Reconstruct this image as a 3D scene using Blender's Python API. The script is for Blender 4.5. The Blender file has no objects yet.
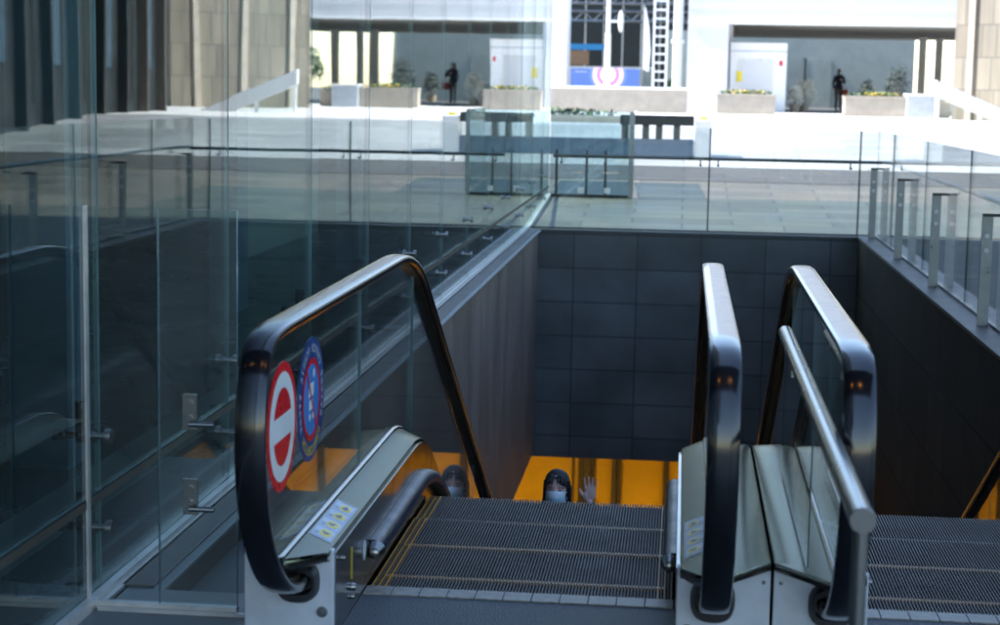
import bpy, bmesh, math, random
from mathutils import Vector, Matrix
R = math.radians
random.seed(7)
scene = bpy.context.scene
COL = scene.collection

# ------------------------------------------------------------------ materials
def newmat(name):
    m = bpy.data.materials.new(name); m.use_nodes = True
    nt = m.node_tree; nt.nodes.clear()
    out = nt.nodes.new('ShaderNodeOutputMaterial')
    return m, nt, out

def P(name, col, rough=0.5, metal=0.0, var=0.12, scale=6.0, bump=0.0, bscale=60.0, rvar=0.08, coat=0.0,
      stretch=(1, 1, 1), spec=0.5, emit=None, estr=0.0, aniso=0.0):
    m, nt, out = newmat(name)
    N = nt.nodes.new; L = nt.links.new
    b = N('ShaderNodeBsdfPrincipled')
    tc = N('ShaderNodeTexCoord'); mp = N('ShaderNodeMapping'); mp.inputs['Scale'].default_value = stretch
    L(tc.outputs['Object'], mp.inputs['Vector'])
    nz = N('ShaderNodeTexNoise'); nz.inputs['Scale'].default_value = scale; nz.inputs['Detail'].default_value = 6
    nz.inputs['Roughness'].default_value = 0.65
    L(mp.outputs[0], nz.inputs['Vector'])
    mr = N('ShaderNodeMapRange'); mr.inputs['From Min'].default_value = 0.3; mr.inputs['From Max'].default_value = 0.7
    mr.inputs['To Min'].default_value = 1 - var; mr.inputs['To Max'].default_value = 1 + var
    L(nz.outputs['Fac'], mr.inputs['Value'])
    hv = N('ShaderNodeHueSaturation'); hv.inputs['Color'].default_value = (*col, 1)
    L(mr.outputs[0], hv.inputs['Value']); L(hv.outputs[0], b.inputs['Base Color'])
    mr2 = N('ShaderNodeMapRange'); mr2.inputs['From Min'].default_value = 0.3; mr2.inputs['From Max'].default_value = 0.7
    mr2.inputs['To Min'].default_value = max(0.02, rough - rvar); mr2.inputs['To Max'].default_value = min(1, rough + rvar)
    L(nz.outputs['Fac'], mr2.inputs['Value']); L(mr2.outputs[0], b.inputs['Roughness'])
    b.inputs['Metallic'].default_value = metal
    b.inputs['Specular IOR Level'].default_value = spec
    b.inputs['Coat Weight'].default_value = coat
    b.inputs['Coat Roughness'].default_value = 0.08
    b.inputs['Anisotropic'].default_value = aniso
    if bump:
        n2 = N('ShaderNodeTexNoise'); n2.inputs['Scale'].default_value = bscale; n2.inputs['Detail'].default_value = 4
        L(mp.outputs[0], n2.inputs['Vector'])
        bp = N('ShaderNodeBump'); bp.inputs['Strength'].default_value = bump; bp.inputs['Distance'].default_value = 0.01
        L(n2.outputs['Fac'], bp.inputs['Height']); L(bp.outputs[0], b.inputs['Normal'])
    if emit:
        b.inputs['Emission Color'].default_value = (*emit, 1); b.inputs['Emission Strength'].default_value = estr
    L(b.outputs[0], out.inputs['Surface'])
    return m

def glassmat(name, tint=(0.86, 0.93, 0.92), f0=0.045, refl=(1, 1, 1), rough=0.0, dirt_or_reflection=0.0):
    """flat pane: straight-through light plus a Fresnel mirror on either face"""
    m, nt, out = newmat(name); N = nt.nodes.new; L = nt.links.new
    g = N('ShaderNodeNewGeometry')
    dp = N('ShaderNodeVectorMath'); dp.operation = 'DOT_PRODUCT'
    L(g.outputs['Incoming'], dp.inputs[0]); L(g.outputs['Normal'], dp.inputs[1])
    ab = N('ShaderNodeMath'); ab.operation = 'ABSOLUTE'; L(dp.outputs['Value'], ab.inputs[0])
    om = N('ShaderNodeMath'); om.operation = 'SUBTRACT'; om.inputs[0].default_value = 1; L(ab.outputs[0], om.inputs[1])
    pw = N('ShaderNodeMath'); pw.operation = 'POWER'; pw.inputs[1].default_value = 5; L(om.outputs[0], pw.inputs[0])
    ma = N('ShaderNodeMath'); ma.operation = 'MULTIPLY_ADD'; ma.inputs[1].default_value = 1 - f0; ma.inputs[2].default_value = f0
    L(pw.outputs[0], ma.inputs[0])
    t = N('ShaderNodeBsdfTransparent'); t.inputs['Color'].default_value = (*tint, 1)
    gl = N('ShaderNodeBsdfGlossy'); gl.inputs['Color'].default_value = (*refl, 1); gl.inputs['Roughness'].default_value = rough
    # slight waviness of float glass
    tc = N('ShaderNodeTexCoord'); nz = N('ShaderNodeTexNoise'); nz.inputs['Scale'].default_value = 0.9; nz.inputs['Detail'].default_value = 1
    L(tc.outputs['Object'], nz.inputs['Vector'])
    bp = N('ShaderNodeBump'); bp.inputs['Strength'].default_value = 0.12; bp.inputs['Distance'].default_value = 0.01
    L(nz.outputs['Fac'], bp.inputs['Height']); L(bp.outputs[0], gl.inputs['Normal'])
    mx = N('ShaderNodeMixShader'); L(ma.outputs[0], mx.inputs[0]); L(t.outputs[0], mx.inputs[1]); L(gl.outputs[0], mx.inputs[2])
    last = mx
    if dirt_or_reflection:
        d = N('ShaderNodeBsdfDiffuse'); d.inputs['Color'].default_value = (0.55, 0.6, 0.6, 1)
        n3 = N('ShaderNodeTexNoise'); n3.inputs['Scale'].default_value = 3; n3.inputs['Detail'].default_value = 8
        L(tc.outputs['Object'], n3.inputs['Vector'])
        r3 = N('ShaderNodeMapRange'); r3.inputs['From Min'].default_value = 0.35; r3.inputs['From Max'].default_value = 0.8
        r3.inputs['To Min'].default_value = dirt_or_reflection * 0.3; r3.inputs['To Max'].default_value = dirt_or_reflection * 1.6
        L(n3.outputs['Fac'], r3.inputs['Value'])
        m2 = N('ShaderNodeMixShader'); L(r3.outputs[0], m2.inputs[0]); L(mx.outputs[0], m2.inputs[1]); L(d.outputs[0], m2.inputs[2])
        last = m2
    L(last.outputs[0], out.inputs['Surface'])
    return m

def brickmat(name, c1, c2, mortar, bw, bh, ms=0.01, axes='XY', offset=0.5, rough=0.6, loc=(0, 0, 0), var=0.15, metal=0, spec=0.5, bias=0.0, nscale=3.0, stretch=(1,1,1)):
    m, nt, out = newmat(name); N = nt.nodes.new; L = nt.links.new
    tc = N('ShaderNodeTexCoord'); sp = N('ShaderNodeSeparateXYZ'); cb = N('ShaderNodeCombineXYZ')
    L(tc.outputs['Object'], sp.inputs[0]); L(sp.outputs[axes[0]], cb.inputs[0]); L(sp.outputs[axes[1]], cb.inputs[1])
    mp = N('ShaderNodeMapping'); mp.inputs['Location'].default_value = loc; L(cb.outputs[0], mp.inputs[0])
    br = N('ShaderNodeTexBrick'); br.offset = offset; br.inputs['Scale'].default_value = 1
    br.inputs['Color1'].default_value = (*c1, 1); br.inputs['Color2'].default_value = (*c2, 1); br.inputs['Mortar'].default_value = (*mortar, 1)
    br.inputs['Brick Width'].default_value = bw; br.inputs['Row Height'].default_value = bh; br.inputs['Mortar Size'].default_value = ms
    br.inputs['Bias'].default_value = bias
    L(mp.outputs[0], br.inputs['Vector'])
    m2p = N('ShaderNodeMapping'); m2p.inputs['Scale'].default_value = stretch; L(tc.outputs['Object'], m2p.inputs[0])
    nz = N('ShaderNodeTexNoise'); nz.inputs['Scale'].default_value = nscale; nz.inputs['Detail'].default_value = 8; L(m2p.outputs[0], nz.inputs['Vector'])
    mr = N('ShaderNodeMapRange'); mr.inputs['From Min'].default_value = 0.3; mr.inputs['From Max'].default_value = 0.7
    mr.inputs['To Min'].default_value = 1 - var; mr.inputs['To Max'].default_value = 1 + var; L(nz.outputs['Fac'], mr.inputs['Value'])
    hv = N('ShaderNodeHueSaturation'); L(br.outputs['Color'], hv.inputs['Color']); L(mr.outputs[0], hv.inputs['Value'])
    b = N('ShaderNodeBsdfPrincipled'); L(hv.outputs[0], b.inputs['Base Color'])
    b.inputs['Metallic'].default_value = metal; b.inputs['Specular IOR Level'].default_value = spec
    r2 = N('ShaderNodeMapRange'); r2.inputs['From Min'].default_value = 0.3; r2.inputs['From Max'].default_value = 0.7
    r2.inputs['To Min'].default_value = rough - 0.1; r2.inputs['To Max'].default_value = rough + 0.1
    L(nz.outputs['Fac'], r2.inputs['Value']); L(r2.outputs[0], b.inputs['Roughness'])
    bp = N('ShaderNodeBump'); bp.inputs['Strength'].default_value = 0.5; bp.inputs['Distance'].default_value = 0.004; bp.invert = True
    L(br.outputs['Fac'], bp.inputs['Height']); L(bp.outputs[0], b.inputs['Normal'])
    L(b.outputs[0], out.inputs['Surface'])
    return m

def emis(name, col, s):
    m, nt, out = newmat(name)
    e = nt.nodes.new('ShaderNodeEmission'); e.inputs[0].default_value = (*col, 1); e.inputs[1].default_value = s
    nt.links.new(e.outputs[0], out.inputs['Surface']); return m

M = {}
M['rubber'] = P('handrail_rubber', (0.008, 0.009, 0.012), 0.15, var=0.3, scale=14, rvar=0.04, spec=0.6, coat=0.25)
M['guide'] = P('handrail_guide', (0.10, 0.075, 0.05), 0.35, 0.8, var=0.2)
M['steel'] = P('brushed_stainless', (0.19, 0.193, 0.175), 0.25, 1.0, var=0.03, scale=1.2, rvar=0.03, stretch=(4, 1.0, 4))
M['steel'].node_tree.nodes['Principled BSDF'].inputs['Specular Tint'].default_value = (0.55, 0.56, 0.52, 1)
M['steel_dark'] = P('skirt_stainless', (0.30, 0.29, 0.27), 0.20, 1.0, var=0.15, scale=4, rvar=0.08, stretch=(1, 1, 1), bump=0.02, bscale=30)
M['satin'] = P('satin_steel', (0.29, 0.29, 0.28), 0.26, 1.0, var=0.04, scale=8, rvar=0.02)
M['plate'] = P('end_plate_paint', (0.66, 0.72, 0.80), 0.38, 0.35, var=0.10, scale=8, rvar=0.1, bump=0.03, bscale=80)
M['alu'] = P('comb_aluminium', (0.27, 0.255, 0.225), 0.5, 0.4, var=0.4, scale=30, bump=0.1)
M['step'] = P('step_aluminium', (0.066, 0.053, 0.043), 0.6, 0.0, var=0.35, scale=5, bump=0.05)
M['stepdark'] = P('step_groove', (0.012, 0.012, 0.014), 0.7, 0.0, var=0.3)
M['yellow'] = P('step_yellow', (0.50, 0.22, 0.015), 0.5, var=0.3, scale=30)
M['black'] = P('black_rubber', (0.012, 0.014, 0.02), 0.42, var=0.3, scale=20)
M['brush'] = P('deflector_rubber', (0.012, 0.022, 0.045), 0.38, var=0.2, scale=12, spec=0.4)
M['landing'] = P('landing_plate_metal', (0.030, 0.048, 0.068), 0.48, 0.25, var=0.7, scale=70, bump=0.8, bscale=160)
M['floor'] = P('entrance_floor', (0.060, 0.075, 0.09), 0.42, 0.0, var=0.35, scale=3, bump=0.15, bscale=120)
M['frame'] = P('floor_frame_metal', (0.17, 0.20, 0.21), 0.42, 0.2, var=0.25, scale=7, bump=0.15, bscale=90)
M['glass'] = glassmat('balustrade_glass', (0.925, 0.95, 0.935), 0.045, dirt_or_reflection=0.006)
M['facade'] = glassmat('facade_glass', (0.74, 0.85, 0.83), 0.05, dirt_or_reflection=0.0025)
M['edge'] = P('glass_edge', (0.015, 0.055, 0.042), 0.15, var=0.2, scale=3, coat=0.5, spec=0.8)
M['edge_light'] = P('glass_edge_pale', (0.20, 0.33, 0.34), 0.2, var=0.2, scale=3, coat=0.5, spec=0.8)
M['paving'] = brickmat('granite_paving', (0.100, 0.090, 0.073), (0.150, 0.136, 0.112), (0.05, 0.05, 0.048), 1.2, 0.42, 0.012, 'XY', 0.5, 0.5, var=0.22, nscale=0.8)
M['paving_dark'] = brickmat('brown_paving', (0.055, 0.050, 0.042), (0.08, 0.072, 0.062), (0.03, 0.03, 0.03), 1.2, 0.62, 0.01, 'XY', 0.5, 0.5, var=0.2)
M['ramp_stone'] = brickmat('light_grey_paving', (0.27, 0.28, 0.29), (0.36, 0.37, 0.38), (0.2, 0.2, 0.2), 1.9, 0.62, 0.012, 'XY', 0.5, 0.5, var=0.15, nscale=0.5)
M['pale_stone'] = P('pale_granite', (0.62, 0.62, 0.61), 0.6, var=0.08, scale=2, bump=0.1)
M['farwall'] = brickmat('dark_tiles', (0.052, 0.066, 0.072), (0.086, 0.098, 0.102), (0.026, 0.031, 0.038), 0.726, 0.392, 0.008, 'XZ', 0.0, 0.5, loc=(0.497, 0.04, 0), var=0.34, nscale=1.6)
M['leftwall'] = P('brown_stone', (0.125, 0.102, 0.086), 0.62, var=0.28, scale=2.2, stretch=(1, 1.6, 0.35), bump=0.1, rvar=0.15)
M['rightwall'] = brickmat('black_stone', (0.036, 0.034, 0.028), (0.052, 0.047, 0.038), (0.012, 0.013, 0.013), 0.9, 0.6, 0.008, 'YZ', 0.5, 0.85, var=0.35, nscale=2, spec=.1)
M['coping'] = P('coping_stone', (0.085, 0.072, 0.062), 0.5, var=0.2, scale=5, bump=0.1)
M['coping_dark'] = P('dark_coping', (0.045, 0.05, 0.055), 0.5, var=0.2, scale=5)
M['channel'] = P('glazing_channel', (0.62, 0.62, 0.60), 0.35, 0.5, var=0.15, scale=8)
M['postmetal'] = P('post_paint_grey', (0.25, 0.27, 0.28), 0.35, 0.5, var=0.12, scale=10)
M['darkmetal'] = P('dark_metal', (0.035, 0.04, 0.04), 0.35, 0.6, var=0.2)
M['orange'] = P('amber_panels', (0.80, 0.44, 0.012), 0.35, var=0.13, scale=1.4, bump=0.02)
M['mullion'] = P('brown_mullion', (0.10, 0.07, 0.02), 0.4, var=0.2)
M['hallfloor'] = P('hall_floor', (0.22, 0.17, 0.12), 0.3, var=0.15)
M['hallwhite'] = P('hall_ceiling_paint', (0.35, 0.33, 0.3), 0.7)
M['white'] = P('white_render', (0.60, 0.60, 0.62), 0.6, var=0.04, scale=1.5)
M['white2'] = P('white_panel', (0.78, 0.78, 0.78), 0.45, var=0.05, scale=4)
M['soffit'] = P('soffit_concrete', (0.60, 0.58, 0.52), 0.7, var=0.1)
M['greywall'] = P('grey_green_wall', (0.25, 0.285, 0.26), 0.6, var=0.15, scale=1.0)
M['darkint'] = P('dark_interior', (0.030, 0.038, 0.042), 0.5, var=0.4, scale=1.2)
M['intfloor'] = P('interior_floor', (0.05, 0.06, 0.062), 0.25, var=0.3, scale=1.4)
M['intstrip'] = P('interior_floor_strip', (0.16, 0.165, 0.16), 0.4, var=0.2)
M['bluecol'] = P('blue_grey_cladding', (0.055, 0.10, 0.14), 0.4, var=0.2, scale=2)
M['concrete'] = P('planter_concrete', (0.38, 0.335, 0.28), 0.75, var=0.15, scale=3, bump=0.2)
M['beige'] = brickmat('beige_stone_cladding', (0.15, 0.13, 0.10), (0.21, 0.185, 0.145), (0.11, 0.10, 0.085), 0.45, 0.9, 0.02, 'XZ', 0.3, 0.65, var=0.2, nscale=1.2, stretch=(2, 2, 0.3))
M['bluegrey'] = P('blue_grey_box', (0.42, 0.46, 0.52), 0.5)
M['overhang'] = P('overhang_cladding', (0.21, 0.20, 0.185), 0.6, var=0.1)
M['red'] = P('sign_red', (0.62, 0.012, 0.02), 0.3, var=0.08)
M['signwhite'] = P('sign_white', (0.66, 0.68, 0.66), 0.35, var=0.05)
M['signblue'] = P('sign_blue', (0.012, 0.05, 0.18), 0.35, var=0.1)
M['signblue2'] = P('sign_light_blue', (0.04, 0.20, 0.50), 0.35, var=0.1)
M['signyellow'] = P('sign_yellow', (0.75, 0.60, 0.03), 0.35, var=0.1)
M['stickerblue'] = P('sticker_pale_blue', (0.50, 0.60, 0.74), 0.35, var=0.05)
M['transom'] = P('transom_bronze', (0.075, 0.068, 0.055), 0.45, 0.2)
M['reflection_pane_glass'] = glassmat('painted_reflection_glass', (0.84, 0.90, 0.88), 0.06, dirt_or_reflection=.055)  # pale diffuse veil paints a reflected bright patch on the filler pane
M['ink'] = P('sticker_ink', (0.05, 0.08, 0.16), 0.4)
M['skin'] = P('skin', (0.86, 0.55, 0.48), 0.5, var=0.06, scale=20)
M['hair'] = P('black_hair', (0.007, 0.006, 0.006), 0.6, var=0.3, scale=40, stretch=(6, 6, 1), bump=0.3, bscale=20)
M['mask'] = P('mask_blue', (0.58, 0.82, 0.95), 0.6, var=0.04, scale=30)
M['maskpale'] = P('mask_pale', (0.78, 0.88, 0.92), 0.6, var=0.04, scale=30)
M['cloth'] = P('dark_cloth', (0.025, 0.028, 0.035), 0.85, var=0.2, scale=20, bump=0.2)
M['clothnavy'] = P('navy_cloth', (0.02, 0.025, 0.05), 0.85, var=0.2, scale=20)
M['clothgrey'] = P('grey_cloth', (0.12, 0.12, 0.13), 0.85, var=0.2, scale=20)
M['redcloth'] = P('red_bag', (0.5, 0.06, 0.04), 0.6)
M['leaf'] = P('leaves', (0.05, 0.11, 0.035), 0.6, var=0.4, scale=8)
M['leafdark'] = P('dark_leaves', (0.02, 0.035, 0.022), 0.6, var=0.4, scale=8)
M['flower'] = P('yellow_flowers', (0.70, 0.50, 0.06), 0.6, var=0.3, scale=20)
M['whiteflower'] = P('white_flowers', (0.75, 0.76, 0.70), 0.6, var=0.2, scale=20)
M['green'] = P('green_panel', (0.10, 0.42, 0.10), 0.5)
M['bluebase'] = P('blue_grey_base', (0.10, 0.14, 0.20), 0.5)
M['blue'] = P('blue_band', (0.02, 0.20, 0.42), 0.5)
M['wood'] = P('brown_boards', (0.20, 0.12, 0.06), 0.6, var=0.3, stretch=(1, 1, 8))
M['pale_lamp'] = emis('lamp_glow', (1.0, 0.70, 0.32), 7.0)
M['amber_lamp'] = emis('amber_lamp_glow', (1.0, 0.42, 0.08), 14)
M['lens'] = P('lens_white', (0.7, 0.7, 0.7), 0.3)

M['screenglass'] = glassmat('screen_glass', (0.70, 0.80, 0.82), 0.06, dirt_or_reflection=.03)
def screenmat():
    m, nt, out = newmat('led_screen'); N = nt.nodes.new; L = nt.links.new
    tc = N('ShaderNodeTexCoord'); sp = N('ShaderNodeSeparateXYZ'); L(tc.outputs['Object'], sp.inputs[0])
    cb = N('ShaderNodeCombineXYZ'); L(sp.outputs['X'], cb.inputs[0]); L(sp.outputs['Z'], cb.inputs[1])
    ln = N('ShaderNodeVectorMath'); ln.operation = 'DISTANCE'; L(cb.outputs[0], ln.inputs[0]); ln.inputs[1].default_value = (0.15, 0.45, 0)
    cr = N('ShaderNodeValToRGB'); e = cr.color_ramp.elements
    e[0].position = 0.0; e[0].color = (0.25, 0.45, 0.75, 1)
    e[1].position = 1.0; e[1].color = (0.05, 0.09, 0.25, 1)
    for p, c in ((0.32, (0.65, 0.75, 0.9, 1)), (0.42, (0.12, 0.05, 0.30, 1)), (0.55, (0.45, 0.15, 0.55, 1)), (0.68, (0.85, 0.45, 0.8, 1)), (0.8, (0.08, 0.14, 0.42, 1))):
        q = e.new(p); q.color = c
    L(ln.outputs['Value'], cr.inputs[0])
    em = N('ShaderNodeEmission'); L(cr.outputs[0], em.inputs[0]); em.inputs[1].default_value = 0.9
    L(em.outputs[0], out.inputs['Surface']); return m
M['screen'] = screenmat()

# ------------------------------------------------------------------ mesh helpers
class MB:
    def __init__(s): s.v = []; s.f = []; s.m = []
    def add(s, vs, fs, mi=0):
        o = len(s.v); s.v += [tuple(v) for v in vs]; s.f += [tuple(i + o for i in f) for f in fs]; s.m += [mi] * len(fs); return s
    def box(s, x0, x1, y0, y1, z0, z1, mi=0):
        v = [(x0, y0, z0), (x1, y0, z0), (x1, y1, z0), (x0, y1, z0), (x0, y0, z1), (x1, y0, z1), (x1, y1, z1), (x0, y1, z1)]
        return s.add(v, [(0, 3, 2, 1), (4, 5, 6, 7), (0, 1, 5, 4), (1, 2, 6, 5), (2, 3, 7, 6), (3, 0, 4, 7)], mi)
    def quad(s, a, b, c, d, mi=0): return s.add([a, b, c, d], [(0, 1, 2, 3)], mi)
    def tube(s, p, q, r0, r1=None, n=16, mi=0, caps=True):
        r1 = r0 if r1 is None else r1; p = Vector(p); q = Vector(q); d = (q - p).normalized()
        a = d.cross(Vector((0, 0, 1)) if abs(d.z) < 0.9 else Vector((1, 0, 0))).normalized(); b = d.cross(a)
        vs = [p + (a * math.cos(2 * math.pi * i / n) + b * math.sin(2 * math.pi * i / n)) * r0 for i in range(n)]
        vs += [q + (a * math.cos(2 * math.pi * i / n) + b * math.sin(2 * math.pi * i / n)) * r1 for i in range(n)]
        fs = [(i, (i + 1) % n, n + (i + 1) % n, n + i) for i in range(n)]
        if caps: fs += [tuple(range(n - 1, -1, -1)), tuple(range(n, 2 * n))]
        return s.add(vs, fs, mi)
    def ell(s, c, r, n=16, k=10, rot=None, mi=0):
        vs = []; c = Vector(c)
        for j in range(k + 1):
            t = math.pi * j / k
            for i in range(n):
                a = 2 * math.pi * i / n
                p = Vector((r[0] * math.sin(t) * math.cos(a), r[1] * math.sin(t) * math.sin(a), r[2] * math.cos(t)))
                if rot: p = rot @ p
                vs.append(c + p)
        fs = []
        for j in range(k):
            for i in range(n):
                fs.append((j * n + i, (j + 1) * n + i, (j + 1) * n + (i + 1) % n, j * n + (i + 1) % n))
        return s.add(vs, fs, mi)
    def cap(s, p, q, r0, r1, n=12):
        s.tube(p, q, r0, r1, n); s.ell(p, (r0,) * 3, n, 8); s.ell(q, (r1,) * 3, n, 8); return s
    def build(s, name, mats, parent=None, smooth=False, bevel=0, loc=None):
        me = bpy.data.meshes.new(name); me.from_pydata(s.v, [], s.f)
        mats = mats if isinstance(mats, (list, tuple)) else [mats]
        for m in mats: me.materials.append(m)
        for p, i in zip(me.polygons, s.m): p.material_index = i
        bm = bmesh.new(); bm.from_mesh(me)
        big = [f for f in bm.faces if len(f.verts) > 4]
        if big: bmesh.ops.triangulate(bm, faces=big)
        bmesh.ops.remove_doubles(bm, verts=bm.verts, dist=1e-6)
        bmesh.ops.recalc_face_normals(bm, faces=bm.faces)
        bm.to_mesh(me); bm.free()
        if smooth:
            me.polygons.foreach_set('use_smooth', [True] * len(me.polygons)); me.set_sharp_from_angle(angle=R(38))
        o = bpy.data.objects.new(name, me); COL.objects.link(o)
        if parent: o.parent = parent
        if loc: o.location = loc
        if bevel:
            b = o.modifiers.new('bevel', 'BEVEL'); b.width = bevel; b.segments = 2; b.limit_method = 'ANGLE'; b.angle_limit = R(35)
        return o

def tag(o, label=None, cat=None, group=None, kind=None):
    if label: o['label'] = label
    if cat: o['category'] = cat
    if group: o['group'] = group
    if kind: o['kind'] = kind
    return o
def empty(name, loc=(0, 0, 0), rz=0, **k):
    o = bpy.data.objects.new(name, None); COL.objects.link(o); o.location = loc; o.rotation_euler = (0, 0, rz); o.empty_display_size = 0.2
    return tag(o, **k)
def struct(mb, name, mat, **k): return tag(mb.build(name, mat, **k), kind='structure')
def copy_tree(o, parent=None):
    c = o.copy(); COL.objects.link(c)
    if parent: c.parent = parent
    for ch in o.children: copy_tree(ch, c)
    return c

def prismYZ(mb, pts, x0, x1, mi=0, mi_side=None):
    """closed polygon in YZ extruded in X"""
    n = len(pts); v = [(x0, y, z) for y, z in pts] + [(x1, y, z) for y, z in pts]
    mb.add(v, [tuple(range(n)), tuple(range(2 * n - 1, n - 1, -1))], mi)
    mb.add(v, [(i, (i + 1) % n, n + (i + 1) % n, n + i) for i in range(n)], mi if mi_side is None else mi_side)
    return mb

# ------------------------------------------------------------------ camera
H = 1.6
f = 1750.0; yaw = R(5.8898); pit = R(7.2881); rol = 0.018
F = Vector((-math.sin(yaw) * math.cos(pit), math.cos(yaw) * math.cos(pit), -math.sin(pit)))
Rv = Vector((math.cos(yaw), math.sin(yaw), 0)); U = Rv.cross(F)
c_, s_ = math.cos(rol), math.sin(rol)
R2 = Rv * c_ + U * s_; U2 = -Rv * s_ + U * c_
cd = bpy.data.cameras.new('camera'); cam = bpy.data.objects.new('camera', cd); COL.objects.link(cam)
mt = Matrix((R2, U2, -F)).transposed().to_4x4(); mt.translation = (0, 0, H); cam.matrix_world = mt
cd.sensor_width = 36; cd.lens = 36 * f / 1000; cd.clip_end = 2000; cd.clip_start = 0.05
cd.dof.use_dof = True; cd.dof.focus_distance = 7.6; cd.dof.aperture_fstop = 4.0
scene.camera = cam

# ------------------------------------------------------------------ setting: ground
XL, XR_, YN, YF = -1.64, 1.98, 5.27, 20.0           # the open shaft
def gz(y): return 0.0 if y < 20.2 else min(.95, (y - 20.2) * .0625)
g = MB(); B = 500
xs = [-B, XL, XR_, B]; ys = [-B, YN, YF, 20.2, 35.4, B]
for i in range(3):
    for j in range(5):
        if i == 1 and j == 1: continue
        za, zb = gz(ys[j]) - .012, gz(ys[j + 1]) - .012
        g.quad((xs[i], ys[j], za), (xs[i + 1], ys[j], za), (xs[i + 1], ys[j + 1], zb), (xs[i], ys[j + 1], zb))
struct(g, 'ground', M['paving'])
g = MB(); g.box(-1.80, 12, -14, 5.27 - 0.22, -0.010, -0.004)
struct(g, 'entrance_floor', M['floor'])
g = MB(); g.quad((-40, 25.5, gz(25.5) - .006), (60, 25.5, gz(25.5) - .006), (60, 27.5, gz(27.5) - .006), (-40, 27.5, gz(27.5) - .006))
struct(g, 'paving_band', M['paving_dark'])
g = MB(); g.quad((-60, 27.5, gz(27.5) - .007), (90, 27.5, gz(27.5) - .007), (90, 35.4, .943), (-60, 35.4, .943))
struct(g, 'light_paving', M['ramp_stone'])
g = MB(); g.quad((-60, 35.41, .943), (90, 35.41, .943), (90, 62, .943), (-60, 62, .943))
struct(g, 'terrace', M['pale_stone'])
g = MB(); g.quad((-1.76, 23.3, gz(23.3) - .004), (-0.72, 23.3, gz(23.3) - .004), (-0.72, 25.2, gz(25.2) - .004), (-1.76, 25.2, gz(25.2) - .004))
struct(g, 'stairwell_dark_sheet', M['darkint'])  # flat sheet coloured dark to stand for the shaded stairwell opening

# shaft walls
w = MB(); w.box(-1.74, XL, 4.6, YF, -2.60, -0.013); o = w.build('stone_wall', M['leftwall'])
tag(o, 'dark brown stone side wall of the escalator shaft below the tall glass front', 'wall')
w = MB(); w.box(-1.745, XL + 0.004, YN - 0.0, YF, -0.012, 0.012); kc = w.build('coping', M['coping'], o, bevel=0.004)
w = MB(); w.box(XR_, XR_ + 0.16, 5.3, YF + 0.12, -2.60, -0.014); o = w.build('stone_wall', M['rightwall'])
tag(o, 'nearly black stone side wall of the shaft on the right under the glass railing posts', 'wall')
w = MB(); w.box(XR_ - 0.006, 2.36, 3.0, YF + 0.14, -0.011, 0.02); w.build('coping', M['coping'], o, bevel=0.004)
w = MB(); w.box(XL - 0.1, XR_, YF, YF + 0.12, -2.65, -0.02); o = w.build('tiled_wall', M['farwall'])
tag(o, 'blue grey tiled end wall of the shaft facing the camera above the amber panels', 'wall')
w = MB(); w.box(XL - 0.1, XR_, YF - 0.012, YF + 0.10, -0.019, 0.01); w.build('coping', M['coping_dark'], o, bevel=0.003)

# lower hall
hz0, hz1, hy0, hy1, hx0, hx1 = -5.60, -2.62, 6.0, 24.0, -9.0, 9.0
g = MB(); g.box(hx0, hx1, hy0, hy1 + 1, hz0 - 0.2, hz0)
struct(g, 'hall_floor', M['hallfloor'])
g = MB()
g.box(hx0, XL - 0.1, hy0 - 1.5, hy1 + 1, hz1, hz1 + 0.25); g.box(XR_ + 0.16, hx1, hy0 - 1.5, hy1 + 1, hz1, hz1 + 0.25)
g.box(XL - 0.1, XR_ + 0.16, YF + 0.12, hy1 + 1, hz1 - 0.03, hz1 + 0.25)
struct(g, 'hall_ceiling', M['hallwhite'])
g = MB(); g.box(hx0 - .2, hx0, hy0 - 1.5, hy1 + 1, hz0, hz1); g.box(hx1, hx1 + .2, hy0 - 1.5, hy1 + 1, hz0, hz1)
g.box(hx0, hx1, hy0 - 1.7, hy0 - 1.5, hz0, -0.1)
struct(g, 'hall_wall', M['hallwhite'])
ow = empty('panelled_wall', (0, hy1, hz0), label='amber orange panelled wall with dark upright mullions in the hall below', cat='wall')
mb = MB(); mb.box(hx0, hx1, 0, 0.15, 0, 3.0); mb.build('backing', M['orange'], ow)
def mull(px, w):
    x = (px - 672) / 1750 * 23.9
    MB().box(x - w / 2, x + w / 2, -0.06, -0.002, 0, 2.95).build('mullion', M['mullion'], ow)
for px, w in ((569, 0.03), (577, .07), (584, .10), (590, .05), (611, .07), (616.5, .05), (664, .08), (968, .06), (975, .12), (984.5, .04), (458, .05), (400, .09), (310, .08), (730, .08), (800, .12), (880, .08), (1060, .1), (1120, .08)):
    mull(px, w)
for i, (x, y) in enumerate(((-4.6, 21.6), (-1.6, 21.6), (1.4, 21.6), (4.4, 21.6), (-4.6, 16.5), (4.6, 16.5))):
    o = empty('ceiling_light', (x, y, hz1 - 0.04 if y > 20 else hz1 - 0.012), cat='light', group='lights in the hall ceiling below', label='square warm light in the ceiling of the lower hall')
    MB().box(-.42, .42, -.42, .42, -0.05, 0).build('frame', M['white2'], o)
    MB().box(-.36, .36, -.36, .36, -0.06, -0.052).build('diffuser', M['pale_lamp'], o)

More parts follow.
